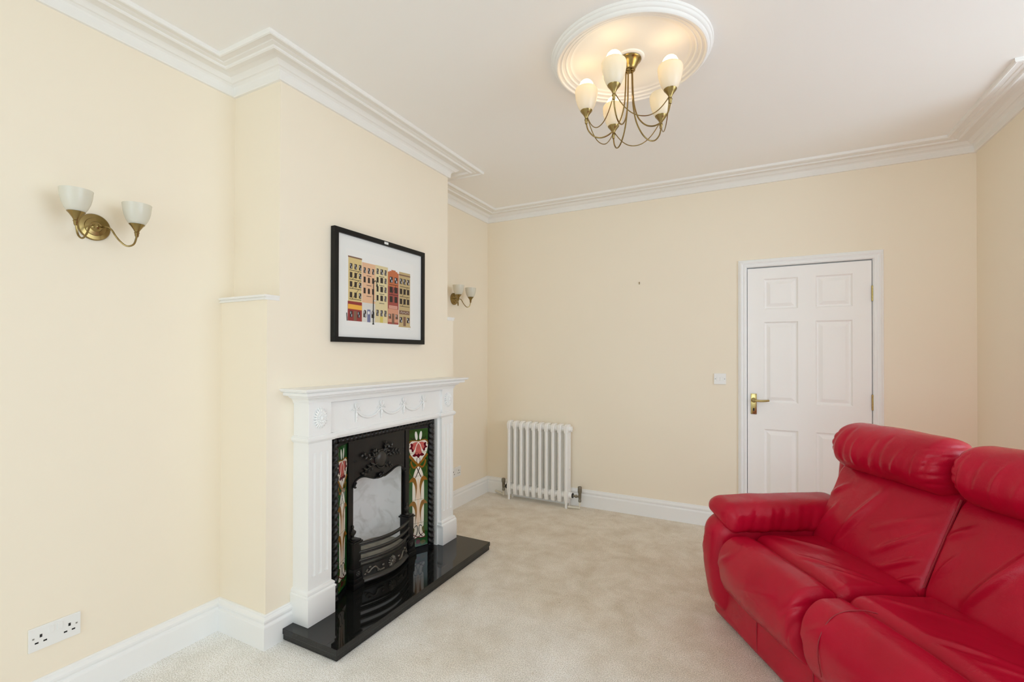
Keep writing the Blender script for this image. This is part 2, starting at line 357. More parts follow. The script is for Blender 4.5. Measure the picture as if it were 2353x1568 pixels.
# ------------------------------------------------------------------ door
dr = thing('door_1', (DL, D, 0), 'white six-panel door with brass lever handle beside the light switch', 'door', kind='structure')
DY = D+.004
cols = [(2.378, 2.597), (2.704, 2.920)]; rows = [(1.671, 1.898), (.977, 1.577), (.20, .781)]
mb = MB(); xs = [DL+.003, cols[0][0], cols[0][1], cols[1][0], cols[1][1], DR-.003]; zs = [.006, .20, .781, .977, 1.577, 1.671, 1.898, DH-.004]
for i in range(5):
    if i in (1, 3): continue
    mb.box(xs[i], xs[i+1], DY, DY+.038, zs[0], zs[-1])
for i in (1, 3):
    for j in (0, 2, 4, 6): mb.box(xs[i], xs[i+1], DY, DY+.038, zs[j], zs[j+1])
mb.build('stiles_and_rails', DOORW, dr)
for (x0, x1) in cols:
    for (z0, z1) in rows:
        mb = MB(); rings = [(0, 0), (.003, .004), (.008, .0125), (.012, .014), (.018, .014), (.041, .0035), (.043, .003)]
        vs = []; fs = []
        for i, dp in rings: vs += [(x0+i, DY+dp, z0+i), (x1-i, DY+dp, z0+i), (x1-i, DY+dp, z1-i), (x0+i, DY+dp, z1-i)]
        for k in range(len(rings)-1):
            for j in range(4): fs.append((k*4+j, k*4+(j+1) % 4, k*4+4+(j+1) % 4, k*4+4+j))
        n = len(vs)-4; fs.append((n, n+1, n+2, n+3)); mb.add(vs, fs).build('door_panel', DOORW, dr)
# architrave and jamb
AP = [(0, 0), (.058, 0), (.058, .006), (.055, .012), (.047, .014), (.044, .019), (.036, .021), (.028, .016), (.022, .014), (.018, .017), (.008, .017), (.003, .014), (0, .010)]
def arch_path(q): o, dp = q; return [(DL-.003-o, D-dp, 0), (DL-.003-o, D-dp, DH+.004+o), (DR+.003+o, D-dp, DH+.004+o), (DR+.003+o, D-dp, 0)]
mb = MB(); vs = [p for q in AP for p in arch_path(q)]; k = len(AP)
mb.add(vs, [(i*4+j, ((i+1) % k)*4+j, ((i+1) % k)*4+j+1, i*4+j+1) for i in range(k) for j in range(3)])
mb.build('architrave', WHITE, dr)
mb = MB().box(DL-.012, DL-.001, D, D+.15, 0, DH+.008).box(DR+.001, DR+.012, D, D+.15, 0, DH+.008).box(DL-.001, DR+.001, D, D+.15, DH+.004, DH+.008).box(DL-.001, DR+.001, D+.046, D+.06, 0, DH+.004)
mb.build('jamb', WHITE, dr)
h = MB().box(2.291, 2.331, DY-.006, DY+.001, .888, 1.042, .0025)
h.lathe([(.019, -.006), (.019, -.010), (.013, -.014), (.011, -.026)], (2.311, DY, .993), 'y', 20)
hp = h.build('handle_plate', BRASSP, dr, True)
tag(hp, 'brass lever handle plate')
MB().tube(cr([(2.311, DY-.012, .993), (2.311, DY-.040, .993), (2.322, DY-.050, .993), (2.36, DY-.050, .992), (2.40, DY-.048, .995), (2.412, DY-.046, .997)], 5), [.008]*10+[.0085]*10+[.0075]*5+[.006], 12).build('lever', BRASSP, hp, True)
MB().box(2.306, 2.316, DY-.0075, DY-.005, .912, .932, .001).ball((2.311, DY-.0066, .930), .0045, .0012, .0045).build('keyhole', BLACKH, hp)
for sx in (2.297, 2.325):
    for sz in (.895, 1.035): MB().ball((sx, DY-.006, sz), .003, .0012, .003, 8, 6).build('screw', BRASSP, hp)
for z0, z1 in ((1.70, 1.806), (.956, 1.062)):
    hg = MB()
    for i in range(5): a = z0+(z1-z0)*i/5; hg.lathe([(.0055, a+.0006), (.0055, a+(z1-z0)/5-.0006)], (DR+.001, D-.003, 0), 'z', 12, capped=True)
    hg.box(DR-.006, DR+.008, D-.0015, D+.003, z0, z1).build('hinge', BRASSP, dr, True)
# ------------------------------------------------------------------ wall plates
def plate(name, base, axis, wd, ht, label, cat, kind):
    # axis 'x': on the left wall facing +x (u runs along +y) ; axis 'y': on the back wall facing -y (u runs along +x)
    o = thing(name, base, label, cat, 'white double sockets' if kind == 'socket' else None); B = Vector(base)
    def bx(nm, u0, u1, z0, z1, d0, d1, m, bev=0., par=None):
        mb = MB()
        if axis == 'x': mb.box(B.x+d0, B.x+d1, B.y+u0, B.y+u1, B.z+z0, B.z+z1, bev)
        else: mb.box(B.x+u0, B.x+u1, B.y-d1, B.y-d0, B.z+z0, B.z+z1, bev)
        return mb.build(nm, m, par or o)
    pl = bx('face_plate', -wd/2, wd/2, -ht/2, ht/2, 0, .0085, PLASTIC, .002)
    if kind == 'socket':
        for sgn in (-1, 1):
            bx('rocker_switch', sgn*.012-.0075, sgn*.012+.0075, .006, .031, .006, .0115, PLASTIC, .0012)
            for du, dz, a, b in ((0, .008, .0035, .0055), (-.0115, -.014, .005, .0028), (.0115, -.014, .005, .0028)):
                bx('pin_hole', sgn*.040+du-a, sgn*.040+du+a, dz-b, dz+b, .0075, .0088, BLACKH)
            bx('screw', sgn*.0605-.003, sgn*.0605+.003, -.003+.004, .003+.004, .0075, .0092, STEELS, .001)
    else:
        for sgn in (-1, 1):
            bx('rocker_switch', sgn*.0125-.0105, sgn*.0125+.0105, -.014, .014, .006, .0115, PLASTIC, .0012)
            bx('screw', sgn*.033-.003, sgn*.033+.003, -.003, .003, .0075, .0092, STEELS, .001)
    return o
plate('double_socket', (0, .773, .297), 'x', .146, .084, 'white double plug socket low on the near alcove wall', 'socket', 'socket')
plate('double_socket', (0, 3.405, .305), 'x', .146, .084, 'white double plug socket in the far alcove beyond the fireplace', 'socket', 'socket')
plate('light_switch', (2.080, D, 1.146), 'y', .086, .084, 'white double rocker light switch left of the door', 'switch', 'switch')
o = MB().tube([(1.464, D-.001, 1.935), (1.464, D-.008, 1.935), (1.464, D-.009, 1.929), (1.464, D-.008, 1.923)], .0022, 8).box(1.461, 1.467, D-.002, D, 1.919, 1.939).build('picture_hook', BRASS, None, True)
tag(o, 'tiny brass picture hook alone on the end wall', 'hook')
# ------------------------------------------------------------------ hearth
he = thing('hearth', (.53, FC, 0), 'polished black granite hearth slab in front of the fireplace', 'hearth')
MB().box(BX, .712, 1.455, 2.765, .004, .030).build('riser', GRANITE, he)
MB().box(BX, .716, 1.451, 2.770, .030, HZ, .002).build('slab', GRANITE, he)

# ------------------------------------------------------------------ fireplace surround
PX = .450                                     # pilaster front
su = thing('fireplace_surround', (BX, FC, HZ), 'white painted wooden fireplace surround with mantelpiece, fluted pilasters and swags', 'fireplace surround')
mirror = lambda y: 2*FC+.005-y
LY0, LY1 = 1.521, 1.658
def yr(a, b, far): return (a, b) if not far else (mirror(b), mirror(a))
for far in (0, 1):
    y0, y1 = yr(1.505, 1.666, far)
    pl = MB().box(BX, .470, y0, y1, HZ, .186, .002)
    lp = [(BX, LY0), (PX, LY0), (PX, LY1), (BX, LY1)] if not far else [(BX, mirror(LY1)), (PX, mirror(LY1)), (PX, mirror(LY0)), (BX, mirror(LY0))]
    PMP = [(0, .180), (.0165, .180), (.0165, .188), (.010, .193), (.012, .199), (.0105, .206), (.003, .213), (0, .214)]
    pl.sweep(PMP, lp); pl.build('plinth', MANTEL, su, True, angle=30)
    # fluted pilaster: one horizontal section extruded between plain ends
    y0, y1 = yr(LY0, LY1, far); yc = (y0+y1)/2; sec = [(BX, y0), (PX, y0)]
    for c in (-.038, 0, .038):
        for k in range(9): a = PI*k/8; sec.append((PX-.0075*math.sin(a), yc+c-.0095*math.cos(a)))
    sec += [(PX, y1), (BX, y1)]
    pi = MB().prism(sec, lambda p, z: (p[0], p[1], z), .272, .858)
    pi.box(BX, PX, y0, y1, .20, .272).box(BX, PX, y0, y1, .858, .92).build('pilaster', MANTEL, su)
    y0, y1 = yr(LY0, 1.652, far)
    bl = MB().box(BX, PX, y0, y1, .92, 1.098, .0015).build('corner_block', MANTEL, su)
    # rosette with petals
    rc = Vector((PX, (y0+y1)/2, 1.022)); ro = MB()
    for ring, (nn, r0, r1, wd, hh) in enumerate(((20, .018, .051, .0064, .007), (13, .008, .031, .0056, .012))):
        for k in range(nn):
            a = 2*PI*k/nn+ring*.2; d = Vector((0, math.cos(a)*.80, math.sin(a))); mid = rc+d*(r0+r1)/2
            ro.tube([rc+d*r0+Vector((hh*.7, 0, 0)), mid+Vector((hh, 0, 0)), rc+d*r1+Vector((.0015, 0, 0))], [wd*.55, wd, wd*.35], 6)
    ro.ball(rc+Vector((.013, 0, 0)), .008, .010, .012, 12, 8); ro.build('rosette', MANTEL, bl, True)
    # plain return strip beside the iron insert
    y0, y1 = yr(LY1, 1.676, far); MB().box(BX, .428, y0, y1, HZ, .92).build('return_strip', MANTEL, su)
FX = .436
fz = MB().box(BX, FX, 1.652, mirror(1.652), .905, 1.098).build('frieze', MANTEL, su)
LM = [(0, .940), (.006, .938), (.0075, .934), (.012, .932), (.0135, .926), (.012, .918), (.007, .912), (.0055, .908), (0, .906)]
MB().sweep(LM, [(BX, LY0), (PX, LY0), (PX, 1.668), (FX, 1.668), (FX, mirror(1.668)), (PX, mirror(1.668)), (PX, mirror(LY0)), (BX, mirror(LY0))]).build('lower_moulding', MANTEL, su, True, angle=25)
SP = [(0, 1.094), (.003, 1.094), (.0035, 1.099), (.006, 1.1035), (.0075, 1.109), (.012, 1.1155), (.018, 1.120), (.0255, 1.1225), (.027, 1.127), (.030, 1.128), (.031, 1.134), (.054, 1.1345), (.057, 1.136), (.0585, 1.1485), (.0545, 1.1495), (.0545, 1.152), (.0655, 1.1525), (.070, 1.1545), (.0725, 1.158), (.0725, 1.1605), (.0765, 1.161), (.0775, 1.164), (.076, 1.1675), (.073, 1.1685), (-.05, 1.1685)]
ms = MB().sweep(SP, [(BX, LY0), (PX, LY0), (PX, mirror(LY0)), (BX, mirror(LY0))], capends=False)
ms.box(BX, PX+.01, LY0, mirror(LY0), 1.12, 1.1678)
ms.build('mantel_shelf', MANTEL, su, True, angle=12)
# ribbon swags in relief
SY = [1.826, 2.014, 2.204, 2.392]; SX = FX+.001
P3 = lambda y, z, dx=0.: (SX+dx*1.7, y, z)
for y in SY:
    sw = MB()
    sw.tube([P3(y, 1.034, .003), P3(y, 1.02, .004), P3(y, 1.0, .0045), P3(y, .984, .003), P3(y, .970, .001)], [.003, .0055, .0062, .005, .002], 8)
    for k in range(4): sw.ball(P3(y+(.003 if k % 2 else -.003), 1.022-.012*k, .006), .0025, .0042, .0045, 8, 6)
    for sg in (-1, 1):
        sw.tube(cr([P3(y, 1.036, .004), P3(y+sg*.010, 1.052, .006), P3(y+sg*.011, 1.066, .005), P3(y+sg*.003, 1.068, .005), P3(y, 1.05, .004)], 5), .0032, 6)
        sw.tube(cr([P3(y, 1.040, .004), P3(y+sg*.013, 1.036, .005), P3(y+sg*.021, 1.044, .004), P3(y+sg*.027, 1.034, .003), P3(y+sg*.033, 1.030, .002)], 4), .0028, 6)
    sw.ball(P3(y, 1.042, .005), .005, .006, .006, 8, 6)
    sw.build('bow_and_tassel', MANTEL, fz, True)
for a, b in zip(SY[:-1], SY[1:]):
    n = 26; pts = []; rr = []
    for k in range(n+1):
        t = k/n; pts.append(P3(a+(b-a)*t, 1.034-.046*(1-(2*t-1)**2)**.85, .003)); rr.append(.0022+.0036*math.sin(PI*t)+.0009*(k % 2))
    MB().tube(pts, rr, 7).build('swag', MANTEL, fz, True)

# ------------------------------------------------------------------ cast-iron insert
ins = thing('fireplace_insert', (.36, FC, HZ), 'black cast-iron fireplace insert with floral tiles and bowed grate', 'fireplace')
IY0, IY1 = 1.676, mirror(1.676); PLX = .342
mb = MB()
for far in (0, 1):
    y0, y1 = yr(IY0, 1.735, far); mb.box(.335, .402, y0, y1, HZ, .905, .003)
mb.box(.335, .402, 1.735, mirror(1.735), .862, .905, .003)
mb.build('outer_frame', IRON, ins)
def rope(pts, r, turns, seg=12, sub=90):
    P = [Vector(pts[0]).lerp(Vector(pts[1]), i/sub) for i in range(sub+1)]; T = (P[-1]-P[0]).normalized(); N = Vector((1, 0, 0)); B = T.cross(N); vs = []
    for i, p in enumerate(P):
        for k in range(seg):
            a = 2*PI*k/seg; rr = r*(1+.20*math.sin(2*a+turns*2*PI*i/sub)); vs.append(p+(N*math.cos(a)+B*math.sin(a))*rr)
    return MB().add(vs, [(i*seg+k, i*seg+(k+1) % seg, (i+1)*seg+(k+1) % seg, (i+1)*seg+k) for i in range(sub) for k in range(seg)])
for far in (0, 1):
    y = 1.715 if not far else mirror(1.715); rp = rope([(.403, y, HZ+.02), (.403, y, .872)], .0195, 22 if far else -22, sub=240); rp.build('rope_moulding', IRONL if 0 else IRON, ins, True, angle=80)
    MB().ball((.404, y, .882), .014, .019, .019).build('corner_boss', IRON, ins, True)
rope([(.402, 1.730, .884), (.402, mirror(1.730), .884)], .0155, 26, sub=240).build('rope_moulding', IRON, ins, True, angle=80)
# hood with shaped lower edge
AR = [(.213, .592), (.205, .602), (.198, .622), (.178, .634), (.150, .638), (.118, .632), (.085, .619), (.05, .608), (.025, .606), (0, .603)]
arc = cr([(FC-a, z, 0) for a, z in AR], 4)+cr([(FC+a, z, 0) for a, z in AR[::-1]], 4)[1:]
poly = [(p.x, p.y) for p in arc]+[(FC+.215, .866), (FC-.215, .866)]
hood = MB().prism(poly, lambda p, x: (x, p[0], p[1]), PLX-.012, PLX).build('hood', IRON, ins)
MB().tube([(PLX+.002, p.x, p.y) for p in arc], .0055, 8).build('arch_bead', IRON, hood, True)
for sg in (-1, 1):
    MB().tube(cr([(PLX+.006, FC+sg*.05, .610), (PLX+.01, FC+sg*.022, .606), (PLX+.012, FC+sg*.006, .616), (PLX+.012, FC+sg*.014, .628), (PLX+.012, FC+sg*.022, .622), (PLX+.012, FC+sg*.016, .616)], 6), .0052, 8).build('scroll', IRON, hood, True)
    MB().tube(cr([(PLX+.006, FC+sg*.196, .615), (PLX+.012, FC+sg*.210, .606), (PLX+.012, FC+sg*.214, .594), (PLX+.012, FC+sg*.204, .592)], 6), .005, 8).build('scroll', IRON, hood, True)

# shield and leaf ornament
orn = MB().ball((PLX, FC+.004, .712), .022, .047, .050, 20, 12)
orn.tube([(PLX+.004, FC+.004+.050*math.cos(2*PI*k/24), .712+.054*math.sin(2*PI*k/24)) for k in range(24)], .004, 6, closed=True)
def spray(p0, p1, bend, n, L):
    a, b = Vector((PLX+.003, *p0)), Vector((PLX+.003, *p1)); d = b-a; nn = Vector((0, -d.z, d.y)).normalized()
    st = [a+d*(k/10)+nn*bend*math.sin(PI*k/10)+Vector((.004, 0, 0)) for k in range(11)]; orn.tube(st, [.0042]*8+[.0036, .003, .002], 6)
    for k in range(n):
        t = .25+.72*k/(n-1); q = a+d*t+nn*bend*math.sin(PI*t)+Vector((.004, 0, 0)); sg = 1 if k % 2 else -1
        e = (d.normalized()*.75+nn*sg).normalized(); ln = L*(1-.35*t)
        orn.tube([q, q+e*ln*.35+Vector((.006, 0, 0)), q+e*ln*.7+Vector((.006, 0, 0)), q+e*ln], [.0028, .0078, .0062, .0012], 7)
spray((FC-.03, .735), (FC-.155, .768), .012, 6, .034)
spray((FC-.03, .690), (FC-.150, .652), -.010, 7, .032)
spray((FC+.015, .750), (FC+.035, .800), -.008, 4, .028)
spray((FC-.015, .752), (FC-.060, .775), .008, 4, .026)
spray((FC+.04, .725), (FC+.150, .722), .014, 7, .034)
spray((FC+.035, .742), (FC+.085, .775), .008, 4, .028)
spray((FC+.025, .672), (FC+.075, .655), .008, 4, .024)
orn.build('shield_and_leaf_ornament', IRONL, hood, True)
for y in (FC-.2, FC+.2): MB().ball((PLX, y, .735), .004, .006, .006, 10, 6).build('rivet', IRON, hood, True)
for far in (0, 1):
    y0, y1 = yr(1.864, 1.900, far); MB().box(.322, PLX+.004, y0, y1, HZ, .868, .002).build('side_bar', IRON, ins)
# splayed tile panels
GREEN = mat('green_glaze', (.012, .085, .016), .08, var=.35, vscale=35, coat=.6)
TM = dict(w=mat('ivory_glaze', (.80, .74, .64), .1, var=.03, coat=.6), wh=mat('white_glaze', (.80, .80, .74), .1, var=.02, coat=.6), pe=mat('peach_glaze', (.82, .63, .47), .1, var=.05, coat=.6),
          pk=mat('pink_glaze', (.55, .13, .11), .1, var=.25, vscale=60, coat=.6), rd=mat('crimson_glaze', (.10, .006, .012), .1, var=.2, coat=.6), br=mat('amber_glaze', (.26, .115, .016), .1, var=.35, vscale=40, coat=.6),
          dk=mat('dark_line_glaze', (.008, .016, .014), .12, var=.1, coat=.6), ol=mat('olive_glaze', (.10, .10, .018), .1, var=.3, vscale=50, coat=.6))
def stroke(pts, w0, w1=None):
    P = [Vector((x, y, 0)) for x, y in pts]; P = cr(P, 5); n = len(P); w1 = w0 if w1 is None else w1; L = []; Rr = []
    for i, p in enumerate(P):
        t = (P[min(n-1, i+1)]-P[max(0, i-1)]).normalized(); nn = Vector((-t.y, t.x, 0)); ww = w0+(w1-w0)*i/(n-1); L.append(p+nn*ww); Rr.append(p-nn*ww)
    return [(p.x, p.y) for p in L+Rr[::-1]]
def ell(cx, cy, rx, ry, rot=0, n=16):
    return [(cx+rx*math.cos(2*PI*k/n)*math.cos(rot)-ry*math.sin(2*PI*k/n)*math.sin(rot), cy+rx*math.cos(2*PI*k/n)*math.sin(rot)+ry*math.sin(2*PI*k/n)*math.cos(rot)) for k in range(n)]
def smooth_poly(p): return [(q.x, q.y) for q in cr([(x, y, 0) for x, y in p], 4, True)]
CX = 240.
def mir(p): return [(2*CX-x, y) for x, y in p][::-1]
def tile_design():
    S = []
    def both(p, k): S.append((p, k)); S.append((mir(p), k))
    both(ell(214, 215, 16, 49, -.12), 'wh')
    both(stroke([(150, 230), (165, 250), (190, 245), (205, 262)], 3), 'dk')
    S.append((smooth_poly([(240, 275), (175, 268), (132, 300), (130, 360), (150, 420), (190, 470), (240, 545), (290, 470), (330, 420), (350, 360), (348, 300), (305, 268)]), 'w'))
    both(stroke([(132, 320), (128, 290), (150, 268), (200, 268), (240, 276)], 5), 'br')
    both(smooth_poly([(165, 305), (200, 285), (240, 292), (238, 322), (210, 350), (190, 372), (170, 350)]), 'pk')
    both(smooth_poly([(132, 350), (150, 330), (146, 300), (164, 296), (178, 315), (168, 345), (186, 372), (176, 392), (160, 380), (158, 362)]), 'rd')
    both(stroke([(240, 290), (222, 312), (204, 360), (190, 400)], 5), 'w')
    S.append((smooth_poly([(240, 304), (262, 330), (274, 380), (284, 412), (262, 425), (240, 432), (218, 425), (196, 412), (206, 380), (218, 330)]), 'pk'))
    S.append((smooth_poly([(170, 432), (200, 408), (222, 425), (240, 410), (258, 425), (280, 408), (310, 432), (285, 445), (262, 440), (240, 464), (218, 440), (195, 445)]), 'rd'))
    both(stroke([(226, 460), (220, 490), (228, 520)], 3), 'dk')
    S.append((smooth_poly([(240, 540), (205, 590), (180, 665), (172, 760), (172, 1000), (176, 1215), (196, 1235), (160, 1320), (185, 1350), (240, 1332), (300, 1350), (340, 1330), (284, 1235), (304, 1215), (308, 1000), (308, 760), (300, 665), (275, 590)]), 'w'))
    S.append((smooth_poly([(240, 690), (222, 760), (216, 900), (224, 940), (218, 1100), (226, 1200), (240, 1215), (254, 1200), (262, 1100), (256, 940), (264, 900), (258, 760)]), 'pe'))
    both(stroke([(134, 425), (180, 482), (240, 540), (290, 565), (318, 530), (326, 488)], 14, 8), 'br')
    both(stroke([(262, 560), (232, 625), (206, 680)], 4.5), 'dk')
    for dy in (0, 262):
        both(smooth_poly([(132, 718+dy), (150, 685+dy), (180, 668+dy), (205, 685+dy), (220, 730+dy), (224, 800+dy), (204, 945+dy), (208, 850+dy), (200, 775+dy), (180, 728+dy), (160, 715+dy)]), 'br')
    both(stroke([(196, 1222), (222, 1205), (232, 1250), (222, 1300), (188, 1335)], 4.5), 'dk')
    both(smooth_poly([(176, 1225), (196, 1240), (185, 1290), (158, 1318), (168, 1270)]), 'ol')
    both(stroke([(150, 1345), (215, 1345), (270, 1318), (322, 1282)], 6, 3), 'rd')
    S.append((ell(240, 1385, 26, 26), 'rd')); both(smooth_poly([(150, 1400), (180, 1375), (215, 1395), (190, 1425)]), 'ol')
    both(stroke([(150, 560), (138, 610), (160, 650)], 4), 'ol'); both(stroke([(330, 470), (350, 520), (338, 560)], 3), 'dk')
    for k in range(1, 5): S.append(([(124, 1440-260*k-1.4), (356, 1440-260*k-1.4), (356, 1440-260*k+1.4), (124, 1440-260*k+1.4)], 'ol'))
    return S
DES = tile_design()
for far in (0, 1):
    o_, i_ = Vector((.399, 1.738 if not far else mirror(1.738), 0)), Vector((.338, 1.862 if not far else mirror(1.862), 0))
    tz0, tz1 = .079, .845; th = (tz1-tz0)/5; ax = i_-o_; nrm = Vector((-ax.y, ax.x, 0)).normalized()
    if nrm.x < 0: nrm = -nrm
    bk = MB(); bk.prism([(o_.x, o_.y), (i_.x, i_.y), (i_.x-nrm.x*.02, i_.y-nrm.y*.02), (o_.x-nrm.x*.02, o_.y-nrm.y*.02)], lambda p, z: (p[0]-nrm.x*.006, p[1]-nrm.y*.006, z), HZ, .866)
    tp = bk.build('tile_panel', IRON, ins); tag(tp, 'column of five green tiles with stylised pink flower')
    MB().prism([(o_.x, o_.y), (i_.x, i_.y), (i_.x-nrm.x*.02, i_.y-nrm.y*.02), (o_.x-nrm.x*.02, o_.y-nrm.y*.02)], lambda p, z: (p[0]+nrm.x*.004, p[1]+nrm.y*.004, z), HZ, tz0-.003).build('sill', IRON, tp)
    MB().prism([(o_.x, o_.y), (i_.x, i_.y), (i_.x-nrm.x*.02, i_.y-nrm.y*.02), (o_.x-nrm.x*.02, o_.y-nrm.y*.02)], lambda p, z: (p[0]+nrm.x*.004, p[1]+nrm.y*.004, z), tz1+.003, .866).build('top_rail', IRON, tp)
    for k in range(5):
        a, b = o_+ax*.012, o_+ax*.988; g = .0009
        q = [(a.x, a.y), (b.x, b.y), (b.x-nrm.x*.006, b.y-nrm.y*.006), (a.x-nrm.x*.006, a.y-nrm.y*.006)]
        MB().prism(q, lambda p, z: (p[0], p[1], z), tz0+th*k+g, tz0+th*(k+1)-g).build('tile', GREEN, tp)
    def tmap(p, d, o_=o_, ax=ax, nrm=nrm): s = (p[0]-CX)/232+.5; return o_+ax*s+nrm*d+Vector((0, 0, tz0+(1440-p[1])/1300*(tz1-tz0)))
    flat_art('flower_glaze', DES, tmap, TM, tp, .00018)
# fire chamber, whitewashed
fb = MB(); vs = []; na, nz_ = 25, 13
for j in range(nz_):
    z = .06+(.86-.06)*j/(nz_-1); fwd = .0 if z < .5 else (z-.5)*.42
    for i in range(na):
        a = PI*i/(na-1); cx_, cy_ = math.cos(a), math.sin(a)
        yy = FC-.203*math.copysign(abs(cx_)**.62, cx_); xx = .326-(.185-fwd)*abs(cy_)**.75
        vs.append((xx, yy, z))
fb.add(vs, [(j*na+i, j*na+i+1, (j+1)*na+i+1, (j+1)*na+i) for j in range(nz_-1) for i in range(na-1)])
fb.build('fireback', FIREBACK, ins, True)
MB().box(.14, .372, FC-.2, FC+.2, .058, .165).build('ash_bed', mat('ashy_fireclay', (.30, .28, .23), .9, var=.35, vscale=18), ins)
# bowed grate front
gr = MB(); PYN, PYF = 1.893, mirror(1.893)
def bow(y, b=.062): t = (y-PYN)/(PYF-PYN); return .372+b*math.sin(PI*t)
N_ = 24; ys_ = [PYN+(PYF-PYN)*k/N_ for k in range(N_+1)]
for z in (.286, .239, .193):
    bar = MB().tube([(bow(y), y, z) for y in ys_], .0085, 10); bar.tube([(bow(y)-.006, y, z-.011) for y in ys_], .006, 8); bar.build('grate_bar', IRONL, ins, True)
fr = MB(); vs = []; PF = [(.000, .168), (.006, .166), (.004, .160), (-.002, .156), (-.004, .092), (.002, .086), (.010, .080), (.012, .072), (.006, .064), (-.01, .062)]
for y in ys_:
    for o_, z in PF: vs.append((bow(y)+o_, y, z))
k = len(PF); fr.add(vs, [(i*k+j, (i+1)*k+j, (i+1)*k+j+1, i*k+j+1) for i in range(N_) for j in range(k-1)])
fr = fr.build('fret', IRONL, ins, True)
od = MB(); fx = lambda y, dx=0: bow(y)-.003+dx
c = Vector((fx(FC), FC, .125))
for kk in range(14):
    a = 2*PI*kk/14; d = Vector((0, math.cos(a), math.sin(a))); od.tube([c+d*.010+Vector((.004, 0, 0)), c+d*.022+Vector((.006, 0, 0)), c+d*.030+Vector((.002, 0, 0))], [.003, .0045, .004], 6)
od.ball(c+Vector((.005, 0, 0)), .008, .009, .009, 10, 8)
for sg in (-1, 1):
    y0 = FC+sg*.115; Q = [(y0-sg*.055, .108), (y0-sg*.045, .106), (y0-sg*.022, .108), (y0, .134), (y0+sg*.022, .128), (y0+sg*.038, .114), (y0+sg*.050, .122), (y0+sg*.044, .132)]
    od.tube(cr([(fx(y, .004), y, z) for y, z in Q], 5), .0052, 7)
    for y, z in ((y0-sg*.05, .128), (y0-sg*.02, .108), (y0+sg*.03, .140), (y0+sg*.055, .108)): od.ball((fx(y, .003), y, z), .005, .010, .007, 8, 6)
od.build('rosette_and_scroll_relief', mat('worn_iron_relief', (.16, .145, .12), .4, .6, var=.2, vscale=40), fr, True)
for y in (PYN, PYF):
    ps = MB().box(.318, .386, y-.026, y+.026, .104, .300, .003)
    ps.box(.318, .392, y-.031, y+.031, .104, .160, .002).box(.31, .400, y-.040, y+.040, HZ, .086, .004).box(.314, .396, y-.035, y+.035, .080, .108, .006)
    ps = ps.build('grate_post', IRON, ins, True, angle=30)
    MB().box(.312, .394, y-.034, y+.034, .298, .308, .003).box(.318, .388, y-.027, y+.027, .306, .316, .004).build('post_cap', IRON, ps, True, angle=30)
    rs = MB()
    for kk in range(8):
        a = 2*PI*kk/8; rs.ball((.392, y+.011*math.cos(a), .132+.011*math.sin(a)), .002, .0045, .0045, 8, 6)
    rs.ball((.393, y, .132), .003, .006, .006, 8, 6).build('square_rosette', IRONL, ps, True)
    MB().lathe([(.014, .315), (.012, .320), (.005, .325), (.006, .330), (.015, .344), (.017, .352), (.016, .356), (.009, .361), (.0045, .366), (.004, .372), (.006, .378), (.004, .386), (.0005, .390)], (.352, y, 0), 'z', 16).build('urn_finial', IRONL, ps, True)

# ------------------------------------------------------------------ framed print
pf = thing('framed_print', (BX, 2.114, 1.395), 'black framed print of a row of town houses above the mantelpiece', 'picture')
QY0, QY1, QZ0, QZ1 = 1.738, 2.490, 1.396, 2.003; fw = .028; QX = BX+.030
for nm, y0, y1, z0, z1 in (('frame_rail', QY0, QY1, QZ1-fw, QZ1), ('frame_rail', QY0, QY1, QZ0, QZ0+fw), ('frame_stile', QY0, QY0+fw, QZ0+fw, QZ1-fw), ('frame_stile', QY1-fw, QY1, QZ0+fw, QZ1-fw)):
    MB().box(BX+.001, QX, y0, y1, z0, z1, .001).build(nm, FRAMEB, pf)
mt = MB().box(BX+.003, BX+.019, QY0+fw-.002, QY1-fw+.002, QZ0+fw-.002, QZ1-fw+.002).build('mount', PAPER, pf)
PMX = BX+.0192
AC = dict(pa=mat('print_paper', (.79, .79, .775), .75, var=.005), t1=mat('ink_straw', (.64, .50, .23), .8), t2=mat('ink_peach', (.72, .45, .28), .8), t3=mat('ink_cream', (.68, .58, .34), .8), og=mat('ink_orange_red', (.50, .15, .06), .8),
          rb=mat('ink_brick', (.33, .075, .055), .8), t5=mat('ink_tan', (.50, .38, .19), .8), ms=mat('ink_maroon', (.27, .035, .03), .8), aw=mat('ink_awning_yellow', (.78, .40, .06), .8), gy=mat('ink_grey', (.66, .64, .60), .8),
          dw=mat('ink_dark_brown', (.035, .022, .016), .8), bd=mat('ink_door_blue', (.16, .17, .30), .8), yd=mat('ink_door_yellow', (.62, .50, .12), .8), sg=mat('ink_sign_pink', (.66, .36, .28), .8), bk=mat('ink_black', (.012, .01, .01), .8), wl=mat('ink_pane_blue', (.45, .46, .52), .8), sm=mat('ink_salmon', (.62, .30, .19), .8), br=mat('ink_brown', (.20, .11, .07), .8))
A = []
rect = lambda y0, y1, z0, z1: [(y0, z0), (y1, z0), (y1, z1), (y0, z1)]
A.append((rect(1.822, 2.382, 1.484, 1.905), 'pa'))
def win(y, z, w=.016, h=.030, k='dw', panes=True, arch=False):
    if arch: A.append(([(y-w/2, z-h/2)]+[(y+w/2, z-h/2)]+[(y+w/2*math.cos(a), z+h/2-w/2+w/2*math.sin(a)) for a in [PI*i/6 for i in range(7)]], k))
    else: A.append((rect(y-w/2, y+w/2, z-h/2, z+h/2), k))
    if panes: A.append((rect(y-w/2+.003, y-.001, z+.001, z+h/2-.004), 'wl')); A.append((rect(y+.001, y+w/2-.003, z-h/2+.003, z-.001), 'wl' if k == 'dw' else 'dw'))
